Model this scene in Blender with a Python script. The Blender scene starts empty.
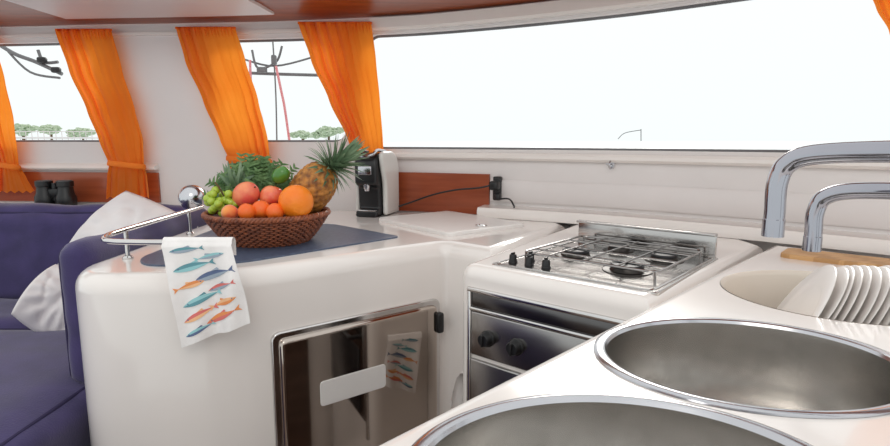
import bpy, bmesh, math, random
from mathutils import Vector, Matrix, Quaternion, Euler, noise
random.seed(7)
S = bpy.context.scene
COL = S.collection
PI = math.pi
try:
    S.view_settings.view_transform = 'Standard'
except Exception:
    pass
# ------------------------------------------------------------------ camera
FPX = 560.0; TH = math.atan(83/560.0); H = 1.22; CT = 0.95
ct, st = math.cos(TH), math.sin(TH)
cam = bpy.data.cameras.new('camera'); co = bpy.data.objects.new('camera', cam); COL.objects.link(co)
co.location = (0, 0, H); co.rotation_euler = (PI/2 - TH, 0, 0)
cam.sensor_width = 36; cam.sensor_fit = 'HORIZONTAL'; cam.lens = 36*FPX/890; cam.clip_start = .02
S.camera = co
def ray(px, py):
    u = (px-445)/FPX; v = (223-py)/FPX
    return Vector((u, ct+v*st, -st+v*ct))
O = Vector((0, 0, H))
def at_y(px, py, Y):
    r = ray(px, py); return O + r*(Y/r.y)
def at_z(px, py, z):
    r = ray(px, py); return O + r*((z-H)/r.z)
# ------------------------------------------------------------------ materials
def lin(c):
    return tuple(((x/255)/12.92 if x/255 <= .04045 else ((x/255+.055)/1.055)**2.4) for x in c)
def pm(name, c1, c2=None, scale=8, rough=.5, metal=0, bump=0, bscale=60, coat=0, sheen=0, stretch=(1,1,1), kind='noise', sss=0, spec=.5, trans=0, lo=.35, hi=.65, aniso=0):
    m = bpy.data.materials.new(name); m.use_nodes = True
    nt = m.node_tree; N = nt.nodes; L = nt.links; b = N['Principled BSDF']
    c1 = lin(c1); c2 = lin(c2) if c2 else tuple(x*.93 for x in c1)
    tc = N.new('ShaderNodeTexCoord'); mp = N.new('ShaderNodeMapping'); mp.inputs['Scale'].default_value = stretch
    L.new(tc.outputs['Object'], mp.inputs['Vector'])
    if kind == 'wave':
        tx = N.new('ShaderNodeTexWave'); tx.inputs['Scale'].default_value = scale; tx.inputs['Distortion'].default_value = 6
        tx.inputs['Detail'].default_value = 3; tx.inputs['Detail Scale'].default_value = 1.5
    elif kind == 'vor':
        tx = N.new('ShaderNodeTexVoronoi'); tx.inputs['Scale'].default_value = scale
    else:
        tx = N.new('ShaderNodeTexNoise'); tx.inputs['Scale'].default_value = scale; tx.inputs['Detail'].default_value = 4
    L.new(mp.outputs[0], tx.inputs['Vector'])
    rp = N.new('ShaderNodeValToRGB')
    rp.color_ramp.elements[0].position = lo; rp.color_ramp.elements[1].position = hi
    rp.color_ramp.elements[0].color = (*c2, 1); rp.color_ramp.elements[1].color = (*c1, 1)
    L.new(tx.outputs['Distance' if kind == 'vor' else 'Fac'], rp.inputs[0])
    L.new(rp.outputs[0], b.inputs['Base Color'])
    b.inputs['Roughness'].default_value = rough; b.inputs['Metallic'].default_value = metal
    b.inputs['Coat Weight'].default_value = coat; b.inputs['Sheen Weight'].default_value = sheen
    b.inputs['Specular IOR Level'].default_value = spec
    if aniso:
        b.inputs['Anisotropic'].default_value = aniso
        tg = N.new('ShaderNodeTangent'); tg.direction_type = 'RADIAL'; tg.axis = 'Z'; L.new(tg.outputs[0], b.inputs['Tangent'])
    if sss:
        b.inputs['Subsurface Weight'].default_value = sss; b.inputs['Subsurface Radius'].default_value = (.02, .01, .005)
    if trans:
        tr = N.new('ShaderNodeBsdfTranslucent'); L.new(rp.outputs[0], tr.inputs[0])
        mx = N.new('ShaderNodeMixShader'); mx.inputs[0].default_value = trans
        L.new(b.outputs[0], mx.inputs[1]); L.new(tr.outputs[0], mx.inputs[2]); L.new(mx.outputs[0], N['Material Output'].inputs[0])
    if bump:
        nz = N.new('ShaderNodeTexNoise'); nz.inputs['Scale'].default_value = bscale
        L.new(mp.outputs[0], nz.inputs['Vector'])
        bp = N.new('ShaderNodeBump'); bp.inputs['Strength'].default_value = bump; bp.inputs['Distance'].default_value = .004
        L.new(nz.outputs['Fac'], bp.inputs['Height']); L.new(bp.outputs[0], b.inputs['Normal'])
    return m
M = {}
M['wall'] = pm('wall_white', (228,222,220), (222,216,214), 3, .45)
M['gel'] = pm('white_gelcoat', (238,231,226), (233,226,221), 3, .16, coat=.4)
M['cream'] = pm('cream_gelcoat', (232,221,208), (226,214,199), 4, .3, coat=.3)
M['lid'] = pm('white_lid', (240,235,231), (233,228,224), 5, .3)
M['shell'] = pm('machine_shell', (222,219,214), (214,211,206), 5, .3, coat=.3)
M['teak'] = pm('red_teak', (166,82,48), (146,68,38), 2, .35, stretch=(2,2,26), coat=.3)
M['teakc'] = pm('ceiling_teak', (156,76,38), (128,58,28), 2, .3, stretch=(2,20,2), spec=.25)
M['floor'] = pm('teak_floor', (120,92,74), (94,70,56), 3, .4, stretch=(1,10,1), kind='wave')
M['mahog'] = pm('dark_cabinet_wood', (100,76,64), (82,60,50), 3, .4, stretch=(1,1,8))
M['board'] = pm('board_wood', (206,160,108), (186,140,90), 4, .5, stretch=(1,9,1), kind='wave')
M['orange'] = pm('orange_fabric', (255,152,48), (250,138,36), 4, .85, sheen=.3, trans=.62)
M['band'] = pm('orange_band', (240,126,26), (228,112,18), 6, .8)
M['purple'] = pm('purple_fabric', (63,52,102), (52,43,88), 14, .85, sheen=.3, bump=.2, bscale=260)
M['piping'] = pm('purple_piping', (46,38,76), (40,32,68), 14, .8)
M['pillow'] = pm('white_cotton', (238,232,230), (226,220,220), 7, .85, bump=.1, bscale=40)
M['steel'] = pm('polished_steel', (220,217,215), (203,201,200), 5, .12, 1)
M['hob'] = pm('hob_steel', (196,193,190), (182,179,177), 5, .14, 1)
M['chrome'] = pm('satin_chrome', (204,204,208), (190,190,194), 5, .18, 1)
M['tap'] = pm('tap_chrome', (176,176,183), (162,162,170), 5, .1, 1)
M['mirror'] = pm('mirror_steel', (190,179,170), (182,171,162), 2, .05, 1, bump=.05, bscale=4)
M['panel'] = pm('steel_oven_panel', (172,169,167), (156,153,151), 4, .2, 1)
M['strip'] = pm('dark_steel_strip', (112,110,110), (96,94,94), 4, .2, 1)
M['patch'] = pm('pale_reflection', (226,222,219), (216,212,209), 6, .3, coat=.3)  # pale tone of a reflection, put into a solid colour
M['sink'] = pm('brushed_sink_steel', (202,199,195), (188,185,181), 30, .26, 1, aniso=.7)
M['grid'] = pm('grid_wire_steel', (166,162,160), (140,137,136), 20, .2, 1)
M['black'] = pm('black_plastic', (26,26,28), (18,18,20), 10, .35)
M['iron'] = pm('black_iron', (34,34,38), (24,24,28), 30, .5)
M['glass'] = pm('dark_oven_glass', (46,46,48), (36,36,38), 2, .25, spec=.5)
M['slate'] = pm('blue_grey_laminate', (84,96,118), (66,76,98), 90, .4, lo=.3, hi=.7)
M['grey'] = pm('gasket_grey', (118,118,120), (104,104,106), 10, .5)
M['wicker'] = pm('brown_wicker', (154,84,50), (108,54,32), 60, .5, coat=.2)
M['wickerd'] = pm('dark_wicker', (92,46,28), (66,30,18), 60, .6)
M['orangef'] = pm('orange_peel', (255,146,36), (248,124,20), 12, .4, bump=.3, bscale=250, sss=.1)
M['tanger'] = pm('tangerine_peel', (250,122,40), (240,98,30), 14, .4, bump=.2, bscale=200)
M['apple'] = pm('red_apple', (216,58,52), (240,134,88), 24, .35, coat=.3)
M['peach'] = pm('peach_skin', (226,70,44), (246,160,70), 22, .6, sheen=.5)
M['mango'] = pm('pink_mango', (218,66,72), (242,146,100), 18, .4)
M['grape'] = pm('green_grape', (176,198,68), (150,176,50), 20, .2, sss=.2, coat=.3)
M['stem'] = pm('brown_stem', (110,84,48), (84,62,34), 30, .7)
M['pine'] = pm('pineapple_skin', (204,138,62), (124,76,36), 60, .6, bump=.5, bscale=90)
M['leafp'] = pm('pineapple_leaf', (138,160,126), (84,114,82), 20, .5, trans=.15)
M['herb'] = pm('herb_leaf', (118,150,92), (66,104,56), 30, .6, trans=.25)
M['lime'] = pm('green_pepper', (84,144,52), (58,112,38), 12, .25, coat=.3)
M['towel'] = pm('towel_cotton', (244,240,238), (236,232,230), 30, .9, bump=.15, bscale=300)
FC = [(104,158,168), (238,152,92), (100,116,150), (226,122,116), (162,176,190), (248,194,146), (156,208,212)]
M['fish'] = [pm('fish_print', c, None, 30, .9) for c in FC]
M['plate'] = pm('white_melamine', (240,235,231), (232,227,223), 5, .25, coat=.3)
M['rope'] = pm('red_rope', (216,104,112), (236,180,182), 300, .8)
M['sea'] = pm('pale_sea', (240,246,247), (232,240,242), .3, .4)
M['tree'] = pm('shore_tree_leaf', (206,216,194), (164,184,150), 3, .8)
M['ring'] = pm('burner_ring_metal', (74,70,68), (56,54,52), 20, .35, 1)
# ------------------------------------------------------------------ mesh tools
class MB:
    def __init__(s): s.v = []; s.f = []; s.m = []
    def add(s, vs, fs, m=0):
        o = len(s.v); s.v += [Vector(p) for p in vs]
        for f in fs: s.f.append([i+o for i in f]); s.m.append(m)
        return s
    def bm(s, b, m=0, X=None):
        b.verts.ensure_lookup_table(); b.verts.index_update()
        vs = [(X @ v.co if X else v.co.copy()) for v in b.verts]
        s.add(vs, [[v.index for v in f.verts] for f in b.faces], m); b.free(); return s
def lathe(mb, prof, X=None, seg=40, m=0):
    X = X or Matrix(); vs = []; rings = []
    for r, z in prof:
        if r < 1e-6: rings.append([len(vs)]); vs.append(X @ Vector((0,0,z)))
        else:
            rings.append(list(range(len(vs), len(vs)+seg)))
            for k in range(seg):
                a = 2*PI*k/seg; vs.append(X @ Vector((r*math.cos(a), r*math.sin(a), z)))
    fs = []
    for a, b in zip(rings, rings[1:]):
        for k in range(seg):
            k2 = (k+1) % seg
            if len(a) == 1 and len(b) == 1: continue
            if len(a) == 1: fs.append([a[0], b[k2], b[k]])
            elif len(b) == 1: fs.append([a[k], a[k2], b[0]])
            else: fs.append([a[k], a[k2], b[k2], b[k]])
    return mb.add(vs, fs, m)
def tube(mb, pts, r, seg=10, closed=False, m=0, flat=1.0):
    pts = [Vector(p) for p in pts]; n = len(pts); vs = []; fs = []; prev = None
    for i, p in enumerate(pts):
        if closed: t = pts[(i+1) % n]-pts[i-1]
        else: t = pts[min(i+1, n-1)]-pts[max(i-1, 0)]
        t.normalize()
        if prev is None:
            a = Vector((0,0,1)) if abs(t.z) < .9 else Vector((1,0,0))
            nrm = (a - t*a.dot(t)).normalized()
        else: nrm = (prev - t*prev.dot(t)).normalized()
        prev = nrm; bn = t.cross(nrm); rr = r[i] if isinstance(r, (list, tuple)) else r
        for k in range(seg):
            a = 2*PI*k/seg; vs.append(p + nrm*(rr*math.cos(a)) + bn*(rr*flat*math.sin(a)))
    for i in range(n if closed else n-1):
        j = (i+1) % n
        for k in range(seg):
            k2 = (k+1) % seg; fs.append([i*seg+k, i*seg+k2, j*seg+k2, j*seg+k])
    if not closed:
        fs.append(list(range(seg))[::-1]); fs.append([(n-1)*seg+k for k in range(seg)])
    return mb.add(vs, fs, m)
def cr(pts, n=6, closed=False):
    pts = [Vector(p) for p in pts]; out = []; N = len(pts)
    for i in range(N if closed else N-1):
        if closed: p0, p1, p2, p3 = pts[i-1], pts[i], pts[(i+1) % N], pts[(i+2) % N]
        else: p0, p1, p2, p3 = pts[max(i-1,0)], pts[i], pts[i+1], pts[min(i+2,N-1)]
        for k in range(n):
            t = k/n
            out.append(.5*((2*p1)+(p2-p0)*t+(2*p0-5*p1+4*p2-p3)*t*t+(3*p1-p0-3*p2+p3)*t**3))
    if not closed: out.append(pts[-1])
    return out
def rbox(mb, c, s, bev=.01, X=None, seg=3, m=0):
    b = bmesh.new(); bmesh.ops.create_cube(b, size=1)
    for v in b.verts: v.co = Vector((v.co.x*s[0], v.co.y*s[1], v.co.z*s[2]))
    if bev: bmesh.ops.bevel(b, geom=b.edges[:], offset=min(bev, min(s)*.49), segments=seg, profile=.5, affect='EDGES')
    T = Matrix.Translation(c)
    return mb.bm(b, m, (X @ T) if X else T)
def softbox(mb, c, s, r=.06, amp=.006, bulge=.012, seed=0, cuts=18):
    """cushion: box with rounded edges, slightly bulging and uneven faces"""
    b = bmesh.new(); bmesh.ops.create_cube(b, size=2)
    bmesh.ops.subdivide_edges(b, edges=b.edges[:], cuts=cuts, use_grid_fill=True)
    h = Vector(s)/2; r = min(r, min(h)*.95)
    for v in b.verts:
        q = v.co.copy(); p = Vector((q.x*h.x, q.y*h.y, q.z*h.z))
        core = Vector([max(-(h[i]-r), min(h[i]-r, p[i])) for i in range(3)])
        d = p-core
        if d.length > 1e-6: p = core+d.normalized()*r
        k = [1-q[i]**4 for i in range(3)]
        for i in range(3):
            j, l = (i+1) % 3, (i+2) % 3
            if abs(q[i]) > .99: p[i] += math.copysign(bulge*max(0,k[j])*max(0,k[l]), q[i])
        nn = noise.noise(p*7+Vector((seed*3.1,0,0)))*amp+noise.noise(Vector((p.x*4,p.y*16,p.z*16+seed)))*amp*.5
        v.co = p+(p-core*.6).normalized()*nn
    return mb.bm(b, 0, Matrix.Translation(c))
def round_poly(pts, rad, n=8):
    out = []; N = len(pts)
    for i in range(N):
        p = Vector(pts[i]); a = Vector(pts[i-1]); b = Vector(pts[(i+1) % N]); r = rad[i] if isinstance(rad, (list,tuple)) else rad
        if r <= 0: out.append(p); continue
        d1 = a-p; d2 = b-p; r = min(r, d1.length*.49, d2.length*.49)
        s = p+d1.normalized()*r; e = p+d2.normalized()*r
        for k in range(n+1):
            t = k/n; out.append(s*(1-t)**2+p*2*t*(1-t)+e*t*t)
    return out
def inset(ol, d):
    N = len(ol); res = []
    for i in range(N):
        a = (ol[i]-ol[i-1]); b = (ol[(i+1) % N]-ol[i])
        na = Vector((-a.y, a.x)).normalized(); nb = Vector((-b.y, b.x)).normalized()
        n = (na+nb)
        n = n/max(.3, n.length_squared)*2 if n.length > 1e-5 else na
        res.append(ol[i]+n*d)
    return res
def slab(mb, ol, z0, z1, r, holes=(), hr=.006, seg=7, m=0, bottom=False):
    """rounded-edge prism of a counter-clockwise outline, with oval through-holes (cx, cy, radius, y squash)"""
    ol = [Vector(p[:2]) for p in ol]; N = len(ol)
    lay = [(0, z0)]+[(r*(1-math.cos(k*PI/2/seg)), z1-r+r*math.sin(k*PI/2/seg)) for k in range(seg+1)]
    vs = []; fs = []
    for d, z in lay:
        q = inset(ol, d) if d > 0 else ol
        vs += [(p.x, p.y, z) for p in q]
    for i in range(len(lay)-1):
        for k in range(N):
            k2 = (k+1) % N; fs.append([i*N+k, i*N+k2, (i+1)*N+k2, (i+1)*N+k])
    mb.add(vs, fs, m)
    top = inset(ol, r) if r > 0 else ol
    if not holes:
        mb.add([(p.x, p.y, z1) for p in top], [list(range(N))], m)
    else:
        b = bmesh.new(); ed = []
        loops = [[(p.x, p.y) for p in top]]
        for cx, cy, R, sq in holes:
            HS = 72; loops.append([(cx+(R+hr)*math.cos(2*PI*k/HS), cy+(R+hr)*sq*math.sin(2*PI*k/HS)) for k in range(HS)])
            pr = [(R+hr*(1-math.sin(k*PI/8)), z1-hr+hr*math.cos(k*PI/8)) for k in range(5)]+[(R, z0)]
            lathe(mb, [(a, z) for a, z in pr], Matrix.Translation((cx, cy, 0)) @ Matrix.Diagonal((1,sq,1,1)), HS, m)
        for lp in loops:
            w = [b.verts.new((x, y, z1)) for x, y in lp]
            for i in range(len(w)): ed.append(b.edges.new((w[i], w[(i+1) % len(w)])))
        bmesh.ops.triangle_fill(b, use_beauty=True, use_dissolve=False, edges=ed, normal=(0,0,1))
        mb.bm(b, m)
    if bottom: mb.add([(p.x, p.y, z0) for p in ol], [list(range(N))[::-1]], m)
    return mb
WM = {}
def props(o, label=None, cat=None, group=None, kind=None):
    if label: o['label'] = label
    if cat: o['category'] = cat
    if group: o['group'] = group
    if kind: o['kind'] = kind
def thing(name, label, cat, loc=(0,0,0), group=None, rot=None):
    o = bpy.data.objects.new(name, None); o.empty_display_size = .05; COL.objects.link(o)
    mtx = Matrix.Translation(loc) @ (rot.to_4x4() if rot else Matrix())
    o.matrix_world = mtx; WM[o.name] = mtx; props(o, label, cat, group); return o
def put(name, mb, mats, parent=None, label=None, cat=None, group=None, kind=None, smooth=38, loc=None, subs=0):
    me = bpy.data.meshes.new(name)
    me.from_pydata([tuple(v) for v in mb.v], [], mb.f); me.update()
    for mt in (mats if isinstance(mats, list) else [mats]): me.materials.append(mt)
    me.polygons.foreach_set('material_index', mb.m)
    o = bpy.data.objects.new(name, me); COL.objects.link(o)
    if parent is not None:
        me.transform(WM[parent.name].inverted()); o.parent = parent; WM[o.name] = WM[parent.name]
    else:
        if loc is None:
            xs = [v.x for v in mb.v]; ys = [v.y for v in mb.v]; zs = [v.z for v in mb.v]
            loc = ((min(xs)+max(xs))/2, (min(ys)+max(ys))/2, min(zs))
        me.transform(Matrix.Translation(loc).inverted()); o.location = loc; WM[o.name] = Matrix.Translation(loc)
    if smooth:
        me.shade_smooth(); me.set_sharp_from_angle(angle=math.radians(smooth))
    if subs:
        md = o.modifiers.new('sub', 'SUBSURF'); md.levels = subs; md.render_levels = subs
    props(o, label, cat, group, kind); return o
def frame(origin, ux, uz=Vector((0,0,1))):
    """matrix whose local x runs along ux, z along uz, y = z cross x"""
    ux = Vector(ux).normalized(); uz = Vector(uz).normalized(); uy = uz.cross(ux)
    m = Matrix((ux, uy, uz)).transposed().to_4x4(); m.translation = origin; return m
# ------------------------------------------------------------------ the curved cabin front
WP = [(-3.0,2.42),(-2.0,2.38),(-1.4,2.32),(-.8,2.27),(-.35,2.2),(0,2.1),(.515,1.84),(.85,1.59),(1.1,1.365),(1.5,1.0),(2.1,.42)]
SL = []
for i in range(len(WP)):
    a = WP[max(i-1,0)]; b = WP[min(i+1,len(WP)-1)]; SL.append((b[1]-a[1])/(b[0]-a[0]))
def WY(X):
    for i in range(len(WP)-1):
        if X <= WP[i+1][0] or i == len(WP)-2:
            (x0,y0),(x1,y1) = WP[i],WP[i+1]; h = x1-x0; t = (X-x0)/h
            return (2*t**3-3*t*t+1)*y0+(t**3-2*t*t+t)*h*SL[i]+(-2*t**3+3*t*t)*y1+(t**3-t*t)*h*SL[i+1]
def WN(X):
    d = (WY(X+.005)-WY(X-.005))/.01; return Vector((d, -1, 0)).normalized()
def at_wall(px, py, off=0.0):
    r = ray(px, py); lo, hi = .3, 5.0
    for _ in range(50):
        t = (lo+hi)/2; X = r.x*t
        if r.y*t < WY(X)+off/WN(X).y: lo = t
        else: hi = t
    return O+r*lo
def wx(px, py=100): return at_wall(px, py).x
def sweep(mb, X0, X1, prof, n=60, m=0):
    K = len(prof); vs = []; fs = []
    for i in range(n+1):
        X = X0+(X1-X0)*i/n; b = Vector((X, WY(X), 0)); nn = WN(X)
        for d, z in prof: p = b+nn*d; vs.append((p.x, p.y, z))
    for i in range(n):
        for k in range(K):
            k2 = (k+1) % K; fs.append([i*K+k, i*K+k2, (i+1)*K+k2, (i+1)*K+k])
    fs.append(list(range(K))); fs.append([n*K+k for k in range(K)][::-1])
    return mb.add(vs, fs, m)
WT = 1.672
WINS = [(wx(-170), wx(112), 1.212, 1.61, .05), (wx(222), wx(345), 1.212, 1.61, .05), (wx(366), 1.85, 1.186, 1.612, .05)]
def opening(w, X):
    x0, x1, lo, hi, r = w
    d = min(X-x0, x1-X)
    e = r-math.sqrt(max(0, r*r-(r-d)**2)) if d < r else 0
    return lo+e, hi-e
cols = sorted(set([round(-2.9+.02*i, 4) for i in range(246)]+[w[0] for w in WINS]+[w[1] for w in WINS]+[w[k]+s*.05*(1-math.cos(j*PI/16)) for w in WINS for k, s in ((0,1),(1,-1)) for j in range(9)]))
mb = MB()
def wp(X, z, d=0):
    p = Vector((X, WY(X), 0))+WN(X)*d; return (p.x, p.y, z)
for a, b in zip(cols, cols[1:]):
    if b-a < 1e-5: continue
    mid = (a+b)/2; w = next((w for w in WINS if w[0] < mid < w[1]), None)
    if not w: mb.add([wp(a,0),wp(b,0),wp(b,WT),wp(a,WT)], [[0,1,2,3]])
    else:
        la, ha = opening(w, a); lb, hb = opening(w, b)
        mb.add([wp(a,0),wp(b,0),wp(b,lb),wp(a,la)], [[0,1,2,3]])
        mb.add([wp(a,ha),wp(b,hb),wp(b,WT),wp(a,WT)], [[0,1,2,3]])
        D = -.045
        mb.add([wp(a,la),wp(b,lb),wp(b,lb,D),wp(a,la,D)], [[0,1,2,3]])
        mb.add([wp(a,ha),wp(b,hb),wp(b,hb,D),wp(a,ha,D)], [[0,1,2,3]])
for w in WINS:
    for X in w[:2]:
        l, h = opening(w, X); mb.add([wp(X,l),wp(X,h),wp(X,h,-.045),wp(X,l,-.045)], [[0,1,2,3]])
b = bmesh.new(); 
o = put('wall_front', mb, M['wall'], kind='structure', loc=(0,0,0))
b.from_mesh(o.data); bmesh.ops.remove_doubles(b, verts=b.verts, dist=1e-5); b.to_mesh(o.data); b.free()
o.data.shade_smooth(); o.data.set_sharp_from_angle(angle=math.radians(35))
for i, w in enumerate(WINS):
    xs = sorted(x for x in cols if w[0]-1e-6 <= x <= w[1]+1e-6)
    lo = [(x, opening(w, x)[0]) for x in xs]; hi = [(x, opening(w, x)[1]) for x in xs][::-1]
    g = MB(); tube(g, [wp(x, z, -.03) for x, z in lo+hi], .008, 8, True)
    tr = put('window_%d' % (i+1), g, M['grey'], kind='structure')
# trims
X490 = wx(490, 190)
mb = MB(); sweep(mb, wx(386,155), 1.75, [(0,1.148),(.014,1.148),(.022,1.156),(.022,1.166),(.014,1.174),(0,1.174)], 70); put('trim_1', mb, M['gel'], kind='structure')
mb = MB(); sweep(mb, -2.6, wx(160,185), [(0,.965),(.01,.965),(.01,1.088),(0,1.088)]); put('trim_2', mb, M['teak'], kind='structure')
mb = MB(); sweep(mb, wx(384,185), X490, [(0,.95),(.01,.95),(.01,1.098),(0,1.098)], 20); put('trim_3', mb, M['teak'], kind='structure')
mb = MB(); sweep(mb, X490-.015, 1.6, [(0,.951),(.085,.951),(.085,.975),(.078,.985),(0,.988)], 60); put('trim_4', mb, M['gel'], kind='structure')
mb = MB(); sweep(mb, X490+.004, 1.6, [(0,1.0),(.006,1.0),(.010,1.006),(.010,1.072),(.006,1.078),(0,1.078)], 60); put('trim_5', mb, M['wall'], kind='structure')
mb = MB(); sweep(mb, -2.6, wx(160,185), [(0,1.1),(.03,1.1),(.034,1.106),(.03,1.112),(0,1.125)]); put('trim_6', mb, M['gel'], kind='structure')
mb = MB(); sweep(mb, -2.6, -.84, [(.012,.93),(.2,.93),(.2,.95),(.012,.95)]); put('trim_7', mb, M['gel'], kind='structure')
mb = MB(); sweep(mb, -2.8, wx(372,25), [(0,1.628),(.012,1.628),(.012,1.64),(0,1.64)]); put('trim_8', mb, M['gel'], kind='structure')
mb = MB(); sweep(mb, wx(372,25), 1.8, [(0,1.622),(.02,1.622),(.028,1.63),(.028,1.665),(0,1.668)]); put('trim_9', mb, M['gel'], kind='structure')
# ceiling: teak strip along the cabin front, white headliner inside of it on the left
mb = MB(); sweep(mb, -2.9, 1.9, [(-.02,WT),(.42,WT+.02),(.42,WT+.04),(-.02,WT+.02)], 80); put('ceiling', mb, M['teakc'], kind='structure')
mb = MB(); sweep(mb, wx(88,5), wx(288,5), [(.125,WT-.002),(.40,WT+.004),(.40,WT+.014),(.125,WT+.010)], 40); put('trim_10', mb, M['wall'], kind='structure')
mb = MB(); mb.add([(-2.8,-.9,0),(1.7,-.9,0),(1.7,2.5,0),(-2.8,2.5,0)], [[0,1,2,3]]); put('floor', mb, M['floor'], kind='structure', smooth=0)
mb = MB(); mb.add([(-600,6,-1.2),(600,6,-1.2),(600,900,-1.2),(-600,900,-1.2)], [[0,1,2,3]]); put('sea', mb, M['sea'], kind='structure', smooth=0)
# ------------------------------------------------------------------ curtains
def curtain(rows, label, tie_y, npl, ph):
    base = at_wall((rows[-1][1]+rows[-1][2])/2, rows[-1][0], .06)
    t = thing('curtain', label, 'curtain', base, 'orange curtains along the cabin windows')
    nu, nv = 160, 60; vs = []; fs = []
    def row(y):
        for a, b in zip(rows, rows[1:]):
            if y <= b[0]: 
                k = (y-a[0])/(b[0]-a[0]); k = k*k*(3-2*k)*.35+k*.65
                return a[1]+(b[1]-a[1])*k, a[2]+(b[2]-a[2])*k
        return rows[-1][1], rows[-1][2]
    for j in range(nv+1):
        v = j/nv; y = rows[0][0]+(rows[-1][0]-rows[0][0])*v; xl, xr = row(y)
        for i in range(nu+1):
            u = i/nu
            tied = math.exp(-((y-tie_y)/14)**2)
            w_ = 2*PI*npl*u+ph+1.1*math.sin(2.0*v+2.6*u+ph)
            amp = .018*(1-.45*tied)*(.45+.55*math.sin(3.7*u+ph+1.9*v))
            d = .05+amp*math.sin(w_)+.25*amp*math.sin(2*w_+1+v)+.010*noise.noise(Vector((u*4+ph, v*3, ph)))
            d += .02*(1-abs(2*u-1)**2)*tied
            if v < .06: d += .003*math.sin(2*PI*npl*3*u)
            uu = u+.25/npl/2/PI*math.sin(2*w_)*(.8)
            p = at_wall(xl+(xr-xl)*uu, y+(1.2*math.sin(w_) if j == nv else 0), d); vs.append(p)
    for j in range(nv):
        for i in range(nu):
            a = j*(nu+1)+i; fs.append([a, a+1, a+nu+2, a+nu+1])
    mb = MB(); mb.add(vs, fs); put('cloth', mb, M['orange'], t, smooth=80)
    hb = MB(); xl, xr = row(rows[0][0]); K = 24
    pts = [at_wall(xl+(xr-xl)*k/K, rows[0][0]+1.0, .045+.010*math.sin(2*PI*npl*k/K+ph)) for k in range(K+1)]
    tube(hb, pts, .005, 8); put('header_tape', hb, M['orange'], t, smooth=80)
    xl, xr = row(tie_y); tb = MB(); pts = []
    for k in range(28):
        a = 2*PI*k/28
        pts.append(at_wall((xl+xr)/2+(xr-xl)*.53*math.cos(a), tie_y+2*math.cos(a), .055+.035*math.sin(a)))
    tube(tb, pts, .011, 8, True, flat=.35); put('tieback', tb, M['band'], t, smooth=80)
curtain([(29,-62,-10),(80,-40,5),(120,-22,14),(165,-4,19),(178,-7,27),(192,-10,35)], 'orange curtain cut off by the left edge beside the sofa end', 166, 6, .3)
curtain([(29,55,111),(70,69,122),(110,87,135),(140,99,143),(165,109,144),(176,107,147),(198,106,149)], 'orange curtain over the wooden panel between first and second windows, tied low', 165, 6, 1.1)
curtain([(27,176,235),(60,185,245),(100,203,258),(140,220,268),(158,228,270),(176,229,270)], 'orange curtain hanging left of the window with red ropes', 160, 6, 2.0)
curtain([(22,298,371),(60,311,376),(100,329,380),(140,348,383),(156,354,384),(176,354,384)], 'orange curtain just above the pineapple beside the wide front window', 160, 7, .7)
curtain([(-70,850,935),(-25,862,940),(10,877,945),(30,889,950),(90,908,955),(120,908,958)], 'orange curtain tip in the upper right corner of the wide window', 100, 6, 1.7)
# ------------------------------------------------------------------ outside the windows
def blob(mb, c, r, seedv, sz=.8):
    b = bmesh.new(); bmesh.ops.create_icosphere(b, subdivisions=4, radius=1)
    for v in b.verts:
        k = 1+.45*noise.noise(v.co*2.4+Vector((seedv,0,0)))+.3*noise.noise(v.co*8+Vector((seedv,3,0))); v.co = Vector((v.co.x*k*r, v.co.y*k*r, v.co.z*k*r*sz))+c
    mb.bm(b)
for i, (px, py, w, lab) in enumerate([(22,129,20,'low shore tree seen at the left edge of the first window'), (50,129,17,'pale round shore tree in the middle of the first window'), (82,132,17,'shore tree beside the second curtain in the first window'), (302,134,14,'small shore tree left in the window with red ropes'), (328,131,19,'larger shore tree right in the window with red ropes')]):
    YT = 60+(i % 3)*12
    c = at_y(px, py, YT); r = w*YT/FPX/1.6
    t = thing('shore_tree', lab, 'tree', (c.x, c.y, -1.2), 'trees on the far shore')
    mb = MB(); blob(mb, c, r*.8, i*3.1, .45)
    for k in range(7): blob(mb, c+Vector((r*random.uniform(-1.2,1.2), random.uniform(-1,1)*r*.3, r*random.uniform(-.35,.12))), r*random.uniform(.25,.45), i*5+k, .6)
    put('crown', mb, M['tree'], t, smooth=0)
    mb = MB(); tube(mb, [(c.x,c.y,-1.2),(c.x+.1,c.y,c.z)], .15, 8); put('trunk', mb, M['stem'], t)
j0 = at_y(14,136,45); j1 = at_y(98,136,45)
t = thing('jetty', 'pale low jetty with railing on the water in the first window', 'jetty', (j0.x, j0.y, -1.2))
mb = MB(); rbox(mb, ((j0.x+j1.x)/2,45,j0.z-.15), (j1.x-j0.x,1.2,.14), .02); put('deck', mb, M['wall'], t)
mb = MB()
for k in range(15): tube(mb, [(j0.x+(j1.x-j0.x)*k/14,45,-1.2),(j0.x+(j1.x-j0.x)*k/14,45,j0.z+.35)], .03, 6)
tube(mb, [(j0.x,45,j0.z+.35),(j1.x,45,j0.z+.35)], .03, 6); put('railing', mb, M['wall'], t)
def outl(pts, r, Y, n=6): return cr([at_y(x, y, Y) for x, y in pts], n)
t = thing('deck_bracket', 'steel tube bracket outside the window behind red ropes', 'bracket', at_y(275,140,3.0))
mb = MB(); tube(mb, outl([(272,30),(274,60),(276,100),(277,150)], 0, 3.0), .004, 8); tube(mb, outl([(225,72),(275,74),(350,76)], 0, 3.0), .008, 8); tube(mb, outl([(240,58),(275,66),(320,55)], 0, 3.02), .005, 8); tube(mb, outl([(252,50),(258,68),(276,62),(282,46)], 0, 3.0), .006, 8); put('tube_frame', mb, M['grey'], t)
for px, py, sz in ((262,70,(.05,.03,.03)),(274,60,(.025,.03,.05))):
    mb = MB(); rbox(mb, at_y(px,py,2.97), sz, .008); put('clamp', mb, M['grey'], t)
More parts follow.
